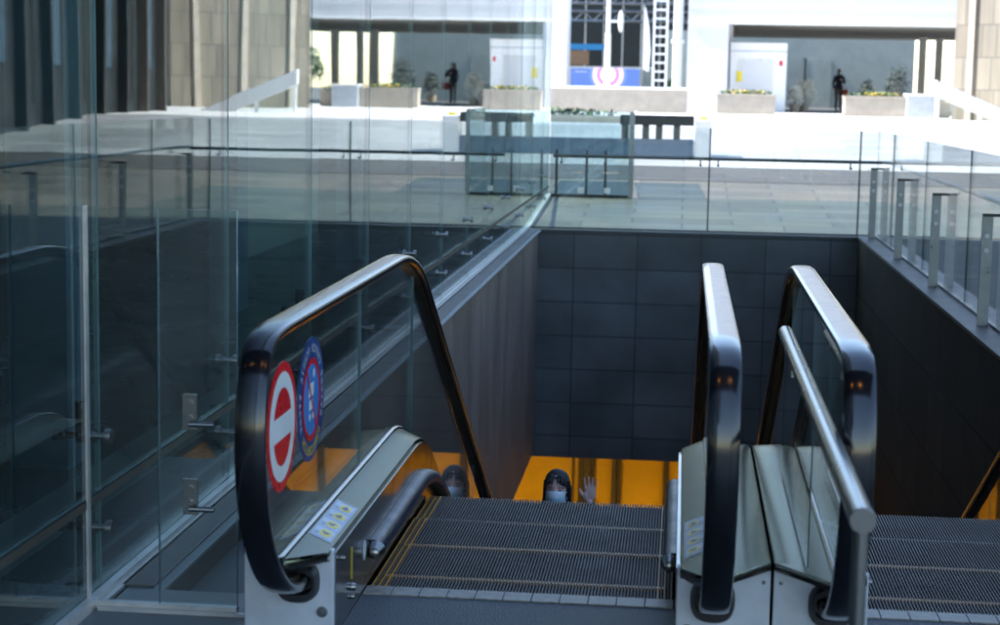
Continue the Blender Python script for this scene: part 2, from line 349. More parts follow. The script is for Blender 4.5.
# ------------------------------------------------------------------ escalator
def arcprof(y0, Ra, zt, zb=None, yl=None):
    """flat zt until y0, arc radius Ra to 30 degrees, straight, then levels at zt-5.6"""
    a = R(30); y1 = y0 + Ra * math.sin(a); z1 = -Ra * (1 - math.cos(a)); tn = math.tan(a)
    drop = 5.6; dz2 = 2 * abs(z1); y2 = y1 + (drop - dz2) / tn; y3 = y2 + Ra * math.sin(a)
    def fz(y):
        if y <= y0: return zt
        if y <= y1: return zt - (Ra - math.sqrt(Ra * Ra - (y - y0) ** 2))
        if y <= y2: return zt + z1 - (y - y1) * tn
        if y <= y3: return zt - drop + (Ra - math.sqrt(max(0, Ra * Ra - (y3 - y) ** 2)))
        return zt - drop
    return fz
stepz = arcprof(6.40, 1.4, 0.0)
deckz = arcprof(6.45, 0.9, 0.0)
railz = arcprof(6.50, 1.45, 0.953)
YEND = 18.6
def chaikin(p, n=2):
    for _ in range(n):
        q = [p[0]]
        for a, b in zip(p[:-1], p[1:]):
            q.append((a[0] * .75 + b[0] * .25, a[1] * .75 + b[1] * .25)); q.append((a[0] * .25 + b[0] * .75, a[1] * .25 + b[1] * .75))
        q.append(p[-1]); p = q
    return p
front = [(4.98, 0.205), (4.86, 0.175), (4.74, 0.178), (4.60, 0.228), (4.46, 0.325), (4.355, 0.46), (4.305, 0.60), (4.305, 0.74), (4.335, 0.85), (4.40, 0.935), (4.53, 0.953), (4.75, 0.953)]
front = chaikin(front, 3)
path = front[:]
y = 4.95
while y < YEND - 0.4: path.append((y, railz(y))); y += 0.12
endz = railz(YEND)
path += chaikin([(YEND - .4, endz), (YEND - .15, endz), (YEND, endz - .06), (YEND + .05, endz - .3), (YEND - .03, endz - .55), (YEND - .2, endz - .7), (YEND - .5, endz - .74)], 2)
def frames(p):
    out = []
    for i in range(len(p)):
        a = p[max(0, i - 1)]; b = p[min(len(p) - 1, i + 1)]; t = Vector((b[0] - a[0], b[1] - a[1])).normalized()
        out.append((Vector((-t.y, t.x))))
    return out
nrm = frames(path)
def sweep(mb, x, sec, pth=path, nr=nrm, i0=0, i1=None):
    pts = pth[i0:i1]; ns = nr[i0:i1]; k = len(sec); vs = []
    for (py, pz), n in zip(pts, ns):
        for sx, sn in sec: vs.append((x + sx, py + n.x * sn, pz + n.y * sn))
    fs = []
    for i in range(len(pts) - 1):
        for j in range(k): fs.append((i * k + j, i * k + (j + 1) % k, (i + 1) * k + (j + 1) % k, (i + 1) * k + j))
    mb.add(vs, fs); mb.add(vs[:k], [tuple(range(k))]); mb.add(vs[-k:], [tuple(range(k - 1, -1, -1))])
    return mb
rail_sec = [(-.020, -.018), (-.034, -.018), (-.040, -.010), (-.0415, 0), (-.039, .008), (-.031, .0125), (-.016, .0145), (0, .015), (.016, .0145), (.031, .0125), (.039, .008), (.0415, 0), (.040, -.010), (.034, -.018), (.020, -.018), (.020, -.006), (-.020, -.006)]
guide_sec = [(-.017, -.0065), (-.017, -.030), (.017, -.030), (.017, -.0065)]
skz0 = 0.262          # top of inner panels
def spanY(y0, y1, d=0.1):
    n = max(1, int(round((y1 - y0) / d))); return [y0 + (y1 - y0) * i / n for i in range(n + 1)]

def strip(mb, secs, ys, y_front, zf, mi=0, thick=0.0):
    """loft along Y: secs = [(x, zoffset)], y_front(x) gives the front edge"""
    k = len(secs); vs = []
    for iy, y in enumerate(ys):
        for (x, zo) in secs:
            yy = max(y, y_front(x)) if y < 5.2 else y
            if iy == 0: yy = y_front(x)
            vs.append((x, yy, zf(yy) + zo))
    fs = [(i * k + j, i * k + j + 1, (i + 1) * k + j + 1, (i + 1) * k + j) for i in range(len(ys) - 1) for j in range(k - 1)]
    mb.add(vs, fs, mi)

def step_mesh():
    sb = MB(); sb.box(-.487, .487, 0, .396, -.045, -.016)
    # curved riser under the near edge and the far edge
    for k in range(6):
        a0 = R(15 * k); a1 = R(15 * (k + 1))
        sb.quad((-.487, .396 - .0 - .25 * (1 - math.cos(a0)), -.045 - .22 * math.sin(a0)), (.487, .396 - .25 * (1 - math.cos(a0)), -.045 - .22 * math.sin(a0)),
                (.487, .396 - .25 * (1 - math.cos(a1)), -.045 - .22 * math.sin(a1)), (-.487, .396 - .25 * (1 - math.cos(a1)), -.045 - .22 * math.sin(a1)))
    cb = MB(); yb = MB(); yb2 = MB()
    n = 92
    for i in range(n):
        x = -.482 + .964 * i / (n - 1)
        if i in (0, 2, 4) or i in (n - 1, n - 3, n - 5): (yb if i < 9 else yb2).box(x - .0028, x + .0028, .001, .395, -.016, -.0035)
        else: cb.box(x - .0026, x + .0026, .001, .398, -.016, -.004)
    lb = MB(); lb.box(-.46, .46, .002, .030, -.0158, -.0058)
    return sb, cb, yb, lb, yb2

def make_escalator(cx):
    E = empty('escalator', (cx, 0, 0))
    for s in (-1, 1):
        gx = s * 0.60
        hb = sweep(MB(), gx, rail_sec).build('handrail', M['rubber'], E, smooth=True)
        sweep(MB(), gx, guide_sec, i0=14, i1=len(path) - 14).build('guide', M['guide'], hb)
        # glass panes following the handrail
        off = [(py + n.x * -.031, pz + n.y * -.031) for (py, pz), n in zip(path, nrm)]
        iF = max(i for i, q in enumerate(off) if q[0] < 4.95 and i < len(front) and q[1] < 0.6 and q[1] > 0.315) if False else None
        loop = [q for i, q in enumerate(off) if i < len(front)]
        low = [i for i, q in enumerate(loop) if q[1] > 0.30][0]
        cuts = [5.82, 6.98, 9.2, 11.4, 13.6, 15.8, YEND - .35]
        first = loop[low:]
        top = [(y, railz(y) - .031) for y in spanY(5.0, cuts[0])]
        poly = first + top + [(cuts[0], .297), (4.66, .297)]
        mb = prismYZ(MB(), poly, gx - .005, gx + .005, 0, 1); mb.build('glass_panel', [M['glass'], M['edge_light']], E)
        for a, b in zip(cuts[:-1], cuts[1:]):
            yy = spanY(a + .006, b)
            poly = [(y, railz(y) - .031) for y in yy] + [(y, deckz(y) + .297) for y in reversed(yy)]
            prismYZ(MB(), poly, gx - .005, gx + .005, 0, 1).build('glass_panel', [M['glass'], M['edge_light']], E)
        # decks: inner sloping, outer, and glass channel
        ys = spanY(4.6, 5.2, .1) + spanY(5.3, YEND - .3, .1)
        yf_in = lambda x: 4.62 + 0.22 * max(0, min(1, (0.60 - abs(x)) / 0.09)) ** 1.6
        yf_out = lambda x: 4.62 + 0.26 * max(0, min(1, (abs(x) - 0.60) / 0.165))
        ch = MB(); strip(ch, [(s * .515, skz0 - .022), (s * .505, skz0 - .012), (s * .5065, skz0), (s * .512, skz0 + .004), (s * .585, .298)], ys, yf_in, deckz)
        ch.build('inner_deck', M['steel'], E, smooth=True)
        ou = MB(); strip(ou, [(s * .615, .298), (s * .68, .292), (s * .755, .286), (s * .762, .280), (s * .762, .24)], ys, yf_out, deckz)
        ou.build('outer_deck', M['steel'], E, smooth=True)
        cc = MB(); strip(cc, [(s * .584, .290), (s * .586, .306), (s * .592, .311), (s * .5945, .311)], ys, lambda x: 4.615, deckz)
        strip(cc, [(s * .6055, .311), (s * .608, .311), (s * .614, .306), (s * .616, .290)], ys, lambda x: 4.615, deckz)
        cc.box(min(s * .584, s * .616), max(s * .584, s * .616), 4.60, 4.617, .27, .3115)
        cc.build('glass_channel', M['satin'], E, smooth=True)
        # dark folded lip along the front edge of the decks
        lp = MB()
        xsn = [s * (.506 + .256 * i / 24) for i in range(25)]
        vs = []
        for x in xsn:
            yv = yf_in(x) if abs(x) < .6 else yf_out(x); zt = (skz0 + (.298 - skz0) * (abs(x) - .506) / .09) if abs(x) < .6 else .298 - .012 * (abs(x) - .6) / .16
            zt -= .001
            vs += [(x, yv, zt), (x, yv - .006, zt - .008), (x, yv - .003, zt - .022), (x, yv + .02, zt - .030), (x, 4.93, zt - .030)]
        lp.add(vs, [(i * 5 + j, i * 5 + j + 1, (i + 1) * 5 + j + 1, (i + 1) * 5 + j) for i in range(24) for j in range(4)])
        lp.build('deck_lip', M['steel_dark'], E, smooth=True)
        # inner panel / skirt
        yy = spanY(4.905, YEND - .3, .1)
        top = [(y, deckz(y) + skz0 - .014) for y in yy]; bot = [(y, max(deckz(y), stepz(y)) * 0 + stepz(y) - .16) for y in reversed(yy)]
        sk = prismYZ(MB(), top + bot, s * .495, s * .505).build('skirt_panel', M['steel_dark'], E)
        # outer cladding
        yy2 = spanY(4.905, YEND - .3, .15)
        prismYZ(MB(), [(y, deckz(y) + .245) for y in yy2] + [(y, stepz(y) - .9) for y in reversed(yy2)], s * .752, s * .760).build('outer_panel', M['steel_dark'], E)
        # end plate
        ep = MB(); ep.box(min(s * .497, s * .762), max(s * .497, s * .762), 4.88, 4.904, -.004, .262)
        e = ep.build('end_plate', M['plate'], E, bevel=.003)
        b = MB(); b.tube((s * .53, 4.879, .075), (s * .53, 4.872, .075), .017, .014, 20); b.tube((s * .53, 4.872, .075), (s * .53, 4.869, .075), .006, n=12); b.build('button', M['satin'], e, smooth=True)
        b = MB()
        b.tube((s * .742, 4.879, .225), (s * .742, 4.876, .225), .006, n=12)
        b.build('screw', M['steel_dark'], e)
        # inlet boot where the handrail goes in
        ib = MB()
        def ring(w, h, y, n=28, e=2.6):
            r = []
            for i in range(n):
                a = 2 * math.pi * i / n; ca, sa = math.cos(a), math.sin(a)
                r.append((gx + w * math.copysign(abs(ca) ** (2 / e), ca), y, .168 + h * math.copysign(abs(sa) ** (2 / e), sa)))
            return r
        rs = [ring(.064, .064, 4.878), ring(.061, .061, 4.85), ring(.056, .054, 4.835), ring(.050, .034, 4.835), ring(.047, .028, 4.87)]
        vs = sum(rs, []); n = 28
        ib.add(vs, [(j * n + i, j * n + (i + 1) % n, (j + 1) * n + (i + 1) % n, (j + 1) * n + i) for j in range(4) for i in range(n)])
        ib.add(rs[-1], [tuple(range(n))])
        ib.build('handrail_inlet', M['black'], E, smooth=True)
        # black deflector strip along the skirt
        dp = [(y, stepz(y) + .105) for y in spanY(5.47, YEND - 1.2, .08)]
        dn = frames(dp)
        dsec = [(s * -.000, .036), (s * -.014, .036), (s * -.030, .030), (s * -.040, .016), (s * -.042, 0), (s * -.040, -.012), (s * -.028, -.022), (s * -.000, -.026)]
        d = sweep(MB(), s * .4945, dsec, dp, dn).build('skirt_deflector', M['brush'], E, smooth=True)
        t = MB(); t.tube((s * .474, 5.469, .110), (s * .474, 5.435, .106), .030, .020, 16); t.ell((s * .474, 5.435, .106), (.020, .012, .020), 14, 8); t.build('end_cap', M['satin'], d, smooth=True)
        # safety sticker on the inner deck
        def dk(u, yy, lift): # u 0..1 from inner edge to channel
            x = s * (.512 + .073 * u); return (x, yy, skz0 + .004 + (.298 - skz0 - .004) * u + lift)
        st = MB(); st.quad(dk(.06, 4.93, .0012), dk(.94, 4.93, .0012), dk(.94, 5.36, .0012), dk(.06, 5.36, .0012))
        so = st.build('safety_sticker', M['stickerblue'], E)
        ik = MB()
        for k in range(5):
            yy_ = 4.94 + k * .1025; ik.quad(dk(.1, yy_, .0018), dk(.9, yy_, .0018), dk(.9, yy_ + .003, .0018), dk(.1, yy_ + .003, .0018))
        for u in (.1, .885): ik.quad(dk(u, 4.94, .0018), dk(u + .015, 4.94, .0018), dk(u + .015, 5.353, .0018), dk(u, 5.353, .0018))
        for k in range(4):
            for q in range(3):
                yy_ = 4.958 + k * .1025 + q * .010
                ik.quad(dk(.66, yy_, .0018), dk(.84, yy_, .0018), dk(.84, yy_ + .003, .0018), dk(.66, yy_ + .003, .0018))
        ik.build('lines', M['ink'], so)
        for k in range(4):
            yo = MB(); bo = MB()
            yc = 4.992 + k * .1025
            pts = [dk(.42 + .25 * math.cos(a), yc + .036 * math.sin(a), .0020) for a in [2 * math.pi * i / 20 for i in range(20)]]
            yo.add(pts, [tuple(range(20))])
            pts = [dk(.42 + .12 * math.cos(a) * (1 + .5 * math.sin(3 * a + k)), yc + .015 * math.sin(a) * (1 + .4 * math.cos(2 * a + k)), .0026) for a in [2 * math.pi * i / 14 for i in range(14)]]
            bo.add(pts, [tuple(range(14))])
            yo.build('warning_oval', M['signyellow'], so); bo.build('pictogram', M['ink'], so)
        so['label'] = 'pale blue safety sticker with four yellow oval pictograms'
        if s < 0:
            k_ = MB()
            pts = [(-.4935, 5.36 + .028 * math.cos(a), .135 + .033 * math.sin(a)) for a in [2 * math.pi * i / 20 for i in range(20)]]
            v = pts + [(x + .0012, y, z) for x, y, z in pts]
            k_.add(v, [tuple(range(20)), tuple(range(39, 19, -1))] + [(i, (i + 1) % 20, 20 + (i + 1) % 20, 20 + i) for i in range(20)])
            k_.build('oval_sticker', M['signwhite'], sk)
            k2 = MB(); k2.tube((-.494, 5.15, .075), (-.480, 5.15, .075), .013, .011, 16); k2.tube((-.494, 5.15, .045), (-.484, 5.15, .045), .008, .007, 12)
            k2.build('key_switch', M['satin'], sk, smooth=True)
            MB().box(-.4945, -.4925, 5.148, 5.153, .10, .20).build('yellow_strip', M['signyellow'], sk)
            k3 = MB(); k3.tube((-.493, 4.97, .215), (-.478, 4.97, .215), .007, .006, 12); k3.build('knob', M['satin'], sk, smooth=True)
    # landing plate and comb
    lp = MB(); lp.box(-.494, .494, 3.0, 5.325, -.02, .0).build('landing_plate', M['landing'], E)
    cp = MB(); nseg = 11
    for i in range(nseg):
        x0 = -.492 + .984 * i / nseg; x1 = x0 + .984 / nseg - .0025
        cp.box(x0, x1, 5.327, 5.415, -.018, .004)
        nt_ = 8
        for j in range(nt_):
            xx = x0 + (x1 - x0) * (j + .5) / nt_
            cp.add([(xx - .0042, 5.415, -.002), (xx + .0042, 5.415, -.002), (xx + .001, 5.452, -.004), (xx - .001, 5.452, -.004),
                    (xx - .0042, 5.415, -.016), (xx + .0042, 5.415, -.016), (xx + .001, 5.452, -.012), (xx - .001, 5.452, -.012)],
                   [(0, 1, 2, 3), (7, 6, 5, 4), (0, 4, 5, 1), (1, 5, 6, 2), (2, 6, 7, 3), (3, 7, 4, 0)])
    cp.build('comb_plate', M['alu'], E, bevel=.001)
    # steps
    sb, cb, yb, lb, yb2 = step_mesh()
    s0 = None; k = 0
    y = 5.16
    while y < 16.9:
        z = stepz(y + .2)
        if s0 is None:
            s0 = sb.build('step', M['stepdark'], E, loc=(0, y, z))
            cb.build('tread_cleats', M['step'], s0); yb.build('yellow_edge', M['yellow'], s0); yb2.build('yellow_edge', M['yellow'], s0); lb.build('demarcation_line', M['yellow'], s0)
        else:
            c = copy_tree(s0, E); c.location = (0, y, z)
        y += .4
    # truss under the steps
    tr = MB(); ty = spanY(5.4, YEND, .3)
    prismYZ(tr, [(y, stepz(y) - .50) for y in ty] + [(y, stepz(y) - .95) for y in reversed(ty)], -.74, .74)
    tr.build('truss', M['darkmetal'], E)
    return E

E1 = make_escalator(-0.48)
tag(E1, 'black railed escalator on the left carrying the waving woman, with round signs on its glass', 'escalator', 'escalators side by side in the shaft')
E2 = copy_tree(E1); E2.location = (1.052, 0, 0)
tag(E2, 'escalator on the right beyond the middle steel deck and the round grab rail, without riders', 'escalator', 'escalators side by side in the shaft')

# round signs on the left glass of the first escalator
def disc(mb, cy, cz, r0, r1, x, n=48, a0=0, a1=2 * math.pi, mi=0):
    vs = []
    for i in range(n + 1):
        a = a0 + (a1 - a0) * i / n
        vs += [(x, cy + r0 * math.cos(a), cz + r0 * math.sin(a)), (x, cy + r1 * math.cos(a), cz + r1 * math.sin(a))]
    mb.add(vs, [(2 * i, 2 * i + 1, 2 * i + 3, 2 * i + 2) for i in range(n)], mi)
gl = empty('no_entry_sign', (-1.074, 4.635, .67), label='red and white round no entry sign on the left glass, nearer of the two', cat='sign')
x = 0.001
d = MB(); prismYZ(d, [(.18 * math.cos(2 * math.pi * i / 48), .18 * math.sin(2 * math.pi * i / 48)) for i in range(48)], x - .0012, x); d.build('disc', M['red'], gl)
d = MB(); disc(d, 0, 0, 0.0, .152, x + .0008); d.build('white_field', M['signwhite'], gl)
d = MB()
for sg in (1, -1):
    vs = []
    for i in range(25):
        a = R(18) + (math.pi - R(36)) * i / 24; vs.append((x + .0016, .108 * math.cos(a), sg * .108 * math.sin(a)))
    d.add(vs, [tuple(range(25))])
d.build('red_segments', M['red'], gl)
gb = empty('round_notice_sign', (-1.074, 5.01, .68), label='blue round notice with red ring and yellow lettering, stuck on the left glass', cat='sign')
d = MB(); prismYZ(d, [(.185 * math.cos(2 * math.pi * i / 48), .185 * math.sin(2 * math.pi * i / 48)) for i in range(48)], x - .0012, x); d.build('disc', M['signblue'], gb)
d = MB(); disc(d, 0, 0, 0, .118, x + .0008); d.build('centre_field', M['signblue2'], gb)
d = MB(); disc(d, 0, 0, .106, .124, x + .0014)
a = R(125); dx, dz = math.cos(a), math.sin(a)
d.quad(*[(x + .0022, p * dx * .110 - q * dz * .006, p * dz * .110 + q * dx * .006) for p, q in ((-1, -1), (1, -1), (1, 1), (-1, 1))]); d.build('red_ring', M['red'], gb)
d = MB()
def glyph(mb, a, r, w, h, x, k):
    c, s_2 = math.cos(a), math.sin(a)
    def pt(u, v): return (x, (r + v) * c - u * s_2, (r + v) * s_2 + u * c)
    for (u0, u1, v0, v1) in [((-w, -w * .45, -h, h), (w * .45, w, -h, h), (-w, w, -h * .2, h * .2)), ((-w, -w * .45, -h, h), (-w, w, h * .6, h), (-w, w, -h, -h * .6)), ((-w * .3, w * .3, -h, h), (-w, w, h * .6, h)), ((-w, w, h * .6, h), (-w, w, -h * .2, h * .2), (-w * .3, w * .3, -h, h * .1))][k % 4]:
        mb.quad(pt(u0, v0), pt(u1, v0), pt(u1, v1), pt(u0, v1))
for i in range(26):
    a = R(-25) + R(230) * i / 25
    if i % 7 == 6: continue
    glyph(d, a, .153, .0075, .012, x + .0010, (i * 7) % 4)
# pictogram: small pushchair like figure
d.quad((x + .0016, -.045, .01), (x + .0016, .025, .01), (x + .0016, .035, .05), (x + .0016, -.03, .05))
d.quad((x + .0016, -.035, -.03), (x + .0016, .02, -.03), (x + .0016, .02, 0), (x + .0016, -.035, 0))
disc(d, -.025, -.05, 0, .012, x + .0016, 14); disc(d, .02, -.05, 0, .012, x + .0016, 14); disc(d, .03, .075, 0, .014, x + .0016, 14)
d.build('white_lettering', M['signwhite'], gb)
d = MB()
for i in range(11):
    glyph(d, R(225) + R(90) * i / 10, .153, .0085, .014, x + .0010, (i * 5) % 4)
d.build('yellow_lettering', M['signyellow'], gb)

# middle grab rail
gr = empty('grab_rail', (0.37, 3.40, 0), label='round stainless grab rail on an upright between the two escalators, end facing the camera', cat='handrail')
xr = 0.0
t = MB(); t.tube((xr, 0, .775), (xr, 2.70, .775), .0255, n=28); t.build('rail', M['satin'], gr, smooth=True)
t = MB(); t.tube((xr, -.004, .775), (xr, 0.0, .775), .0255, .0268, 28); t.build('end_cap', M['satin'], gr, smooth=True)
t = MB(); t.tube((xr, .035, 0), (xr, .035, .758), .0165, n=20); t.tube((xr, .035, 0), (xr, .035, .012), .05, n=24); t.build('upright', M['satin'], gr, smooth=True)
t = MB(); prismYZ(t, [(1.32, .315), (2.66, .315), (2.66, .752), (1.32, .752)], -.002, .002, 0, 1); t.build('glass_infill', [M['glass'], M['edge']], gr)
t = MB(); t.box(-.014, .014, 2.1, 2.15, .715, .756); t.build('bracket', M['satin'], gr)

# ------------------------------------------------------------------ left floor frame, filler panel
g = MB()
g.box(-1.72, -1.242, 5.05, 5.262, -.012, .004); g.box(-1.72, -1.60, 5.264, YF, -.011, .0035)
struct(g, 'floor_frame', M['frame'], bevel=.003)
g = MB(); g.box(-1.74, -1.242, 5.035, 5.047, -.012, .007)
struct(g, 'floor_edge', M['channel'])
g = MB(); g.box(-1.599, -1.245, 5.264, 7.6, -.10, -.085)
struct(g, 'recess_floor', M['darkint'])
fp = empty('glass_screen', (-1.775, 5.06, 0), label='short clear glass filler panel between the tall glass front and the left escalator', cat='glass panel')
for xa, xb, mm in ((.002, .2215, 'glass'), (.2245, .465, 'reflection_pane_glass')):
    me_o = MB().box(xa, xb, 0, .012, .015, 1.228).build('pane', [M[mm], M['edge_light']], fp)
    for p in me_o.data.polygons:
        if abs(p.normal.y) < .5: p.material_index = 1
for zz in (.62, .36):
    ck = MB(); ck.box(.30, .345, -.010, -.001, zz - .055, zz + .055); ck.tube((.322, -.010, zz + .025), (.322, -.016, zz + .025), .013, n=16)
    ck.tube((.322, -.010, zz - .02), (.322, -.016, zz - .02), .013, n=16); ck.tube((.322, -.02, zz - .035), (.40, -.02, zz - .035), .009, n=12)
    ck.build('clamp', M['satin'], fp, bevel=.002)
mb = MB(); mb.box(-.004, .004, -.006, .018, .0, 1.232); mb.build('edge_trim', M['channel'], fp)
mb = MB(); mb.box(.002, .465, -.008, .02, 0, .02); mb.build('shoe', M['channel'], fp)

# ------------------------------------------------------------------ glass fronted building
bl = empty('glass_building', (0, 0, 0), label='tall glass front along the left with dark rooms behind and a canopy above', cat='building')
seams = [5.19 + 1.5535 * k for k in range(-5, 12)] + [23.3]
GX = -1.78; GT = 5.6
for a, b in zip(seams[:-1], seams[1:]):
    mb = MB(); mb.box(GX - .014, GX, a + .007, b - .007, .335, GT)
    o = mb.build('glass_pane', [M['facade'], M['edge_light']], bl)
    for p in o.data.polygons:
        if abs(p.normal.x) < .5: p.material_index = 1
    mb = MB(); mb.box(GX - .014, GX, a + .007, b - .007, .02, .30)
    o = mb.build('lower_pane', [M['facade'], M['edge_light']], bl)
    for p in o.data.polygons:
        if abs(p.normal.x) < .5: p.material_index = 1
MB().box(GX - .03, GX + .004, seams[0], seams[-1], .305, .330).build('transom', M['transom'], bl)
mb = MB()
for x0_, x1_ in ((GX - .04, GX - .018), (GX + .003, GX + .030)):
    prismYZ(mb, [(seams[0], -.012), (20.2, -.012), (23.3, .18), (23.3, .225), (20.2, .03), (seams[0], .03)], x0_, x1_)
mb.build('base_channel', M['channel'], bl)
MB().box(GX + .031, GX + .05, 5.06, 20.15, 0, .012).build('channel_strip', M['channel'], bl)
fit = None
for sY in seams[1:-1]:
    for zz in (.53, .24, 2.9):
        if fit is None:
            fm = MB(); fm.box(-.022, .022, -.006, .006, -.045, .085)
            fo = fm.build('glass_clamp', M['satin'], bl, bevel=.003)
            hm = MB(); hm.tube((0, -.0065, .055), (0, -.011, .055), .013, n=16); hm.build('screw_head', M['darkmetal'], fo, smooth=True)
            pm = MB(); pm.tube((-.075, -.015, -.02), (.095, -.015, -.02), .011, n=14); pm.tube((.080, -.015, -.02), (.100, -.015, -.02), .024, n=18); pm.tube((.030, -.015, -.02), (.050, -.015, -.02), .020, n=16); pm.tube((-.085, -.015, -.02), (-.05, -.015, -.02), .018, n=16)
            pm.build('pin', M['satin'], fo, smooth=True); fit = fo
            c = fo
        else: c = copy_tree(fit, bl)
        c.location = (GX - .055, sY, zz)
# interior
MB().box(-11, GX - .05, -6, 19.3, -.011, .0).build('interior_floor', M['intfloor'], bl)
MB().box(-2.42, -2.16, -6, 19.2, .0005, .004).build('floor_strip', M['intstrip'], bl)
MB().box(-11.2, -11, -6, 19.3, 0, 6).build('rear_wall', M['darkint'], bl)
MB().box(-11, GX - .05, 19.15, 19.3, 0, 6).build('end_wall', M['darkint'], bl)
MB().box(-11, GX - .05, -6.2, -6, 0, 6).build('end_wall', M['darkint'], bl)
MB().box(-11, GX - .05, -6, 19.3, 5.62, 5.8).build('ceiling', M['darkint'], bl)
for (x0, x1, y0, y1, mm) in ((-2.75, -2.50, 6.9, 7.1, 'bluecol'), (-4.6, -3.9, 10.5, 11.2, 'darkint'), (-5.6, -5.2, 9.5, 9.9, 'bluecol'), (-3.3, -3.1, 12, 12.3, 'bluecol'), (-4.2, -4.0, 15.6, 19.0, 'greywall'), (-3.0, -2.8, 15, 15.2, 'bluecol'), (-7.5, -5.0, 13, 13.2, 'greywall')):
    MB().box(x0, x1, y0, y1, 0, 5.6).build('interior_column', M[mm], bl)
# overhanging block
mb = MB(); mb.box(-16, -1.79, -14, 19.1, 6.0, 21); mb.build('upper_storeys', M['overhang'], bl)
mb = MB(); mb.box(-1.78, 4.4, -.4, 4.2, 6.0, 6.3); mb.build('canopy', M['overhang'], bl)
mb = MB()
for i in range(3): mb.box(i * 2.2 - .02, i * 2.2 + .02, -.3, 4.1, 5.985, 5.998)
mb.build('soffit_joints', M['darkmetal'], bl)
for i, (x, y) in enumerate(((-.75, 1.3), (1.0, 1.3))):
    o = empty('downlight', (x, y, 5.998), cat='light', group='amber downlights under the overhang', label='amber downlight under the overhang above the escalator heads')
    MB().tube((0, 0, 0), (0, 0, -.04), .12, n=24).build('rim', M['satin'], o, smooth=True)
    MB().tube((0, 0, -.041), (0, 0, -.045), .085, n=24).build('lamp_face', M['amber_lamp'], o)

# ------------------------------------------------------------------ railing along the right side
rr = empty('glass_railing', (2.1, 5.0, 0.02), label='glass railing with flat grey posts along the right edge of the shaft', cat='railing')
GY = [2.6, 5.04, 7.48, 9.93, 12.36, 14.85, 17.3, 19.75]
for yy in GY:
    pm = MB(); pm.box(-.038, .038, yy - 5 - .009, yy - 5 + .009, 0, .765)
    po = pm.build('post', M['postmetal'], rr, bevel=.002)
    cm = MB(); cm.box(-.036, .085, yy - 5 - .016, yy - 5 + .016, .764, .785); cm.tube((.052, yy - 5, .772), (.105, yy - 5, .772), .008, n=10); cm.build('top_arm', M['darkmetal'], po)
    bm_ = MB()
    for zz in (.63, .53): bm_.tube((0, yy - 5 - .0095, zz), (0, yy - 5 - .016, zz), .017, n=18)
    bm_.build('bolt_heads', M['lens'], po, smooth=True)
GS = [2.0, 3.8, 6.24, 8.7, 11.1, 13.6, 16.05, 18.5, 20.12]
for a, b in zip(GS[:-1], GS[1:]):
    mb = MB(); mb.box(.064, .076, a - 5 + .01, b - 5 - .01, .0, 1.18); o = mb.build('glass_pane', [M['glass'], M['edge']], rr)
    for p in o.data.polygons:
        if abs(p.normal.x) < .5: p.material_index = 1
MB().box(.050, .090, -3, 15.14, -.001, .022).build('shoe', M['darkmetal'], rr)
t = MB(); t.tube((.13, -3, .845), (.13, 15.2, .845), .018, n=14); t.build('rail', M['white2'], rr, smooth=True)
t = MB()
for yy in GS[1:-1]: t.tube((.078, yy - 5 + .9, .80), (.13, yy - 5 + .9, .80), .010, n=10); t.tube((.13, yy - 5 + .9, .80), (.13, yy - 5 + .9, .84), .008, n=10)
t.build('rail_brackets', M['satin'], rr, smooth=True)

# far railing
fr = empty('glass_railing', (0, 20.13, .0), label='glass railing with a thin dark rail across the far end of the shaft', cat='railing')
xs_ = [-1.75, .29, 2.06, ]
segs = [(-1.93, .281), (.301, 1.970), (1.990, 2.16)]
for a, b in segs:
    mb = MB(); mb.box(a + .002, b - .002, 0, .012, .012, 1.2); o = mb.build('glass_pane', [M['glass'], M['edge']], fr)
    for p in o.data.polygons:
        if abs(p.normal.y) < .5: p.material_index = 1
for xx in (.291, 1.98): MB().box(xx - .009, xx + .009, -.004, .016, .031, 1.195).build('joint_strip', M['darkmetal'], fr)
MB().box(-1.93, 2.16, -.01, .022, .0105, .03).build('shoe', M['darkmetal'], fr)
MB().box(-1.945, -1.93, -.004, .016, .0, .80).build('end_post', M['darkmetal'], fr)
t = MB(); t.tube((-1.5, .075, .845), (2.23, .075, .845), .019, n=14); t.build('rail', M['darkmetal'], fr, smooth=True)
t = MB()
for xx in (.19, .39, 1.88, -.9, -1.4): t.tube((xx, -.008, .775), (xx, .07, .775), .014, n=12); t.tube((xx, .07, .775), (xx, .075, .84), .008, n=8)
t.build('glass_fixings', M['darkmetal'], fr, smooth=True)

# glass enclosure beyond
ge = empty('glass_railing', (0, 23.3, .195), label='taller dull glass screen with thin dark posts on the plaza behind the far railing', cat='railing')
def sidemat(o, ax):
    for p in o.data.polygons:
        if abs(p.normal[ax]) < .5: p.material_index = 1
o = MB().box(-1.77, -.70, 0, .012, .03, 1.13).build('glass_pane', [M['screenglass'], M['edge']], ge); sidemat(o, 1)
o = MB().box(-.700, -.688, .02, 1.9, .12, 1.13).build('glass_pane', [M['screenglass'], M['edge']], ge); sidemat(o, 0)
mb = MB(); mb.box(-1.77, -.68, -.02, .04, -.012, .03); mb.build('shoe', M['darkmetal'], ge)
for xx in (-1.68, -1.28, -1.03): MB().box(xx - .016, xx + .016, -.03, -.005, .03, .62).build('post', M['darkmetal'], ge)
MB().box(-.725, -.66, -.035, -.01, .0, 1.13).build('end_post', M['postmetal'], ge)
for xx in (-1.35, -1.0): MB().box(xx - .04, xx + .04, -.06, -.031, .05, .12).build('clamp', M['lens'], ge)

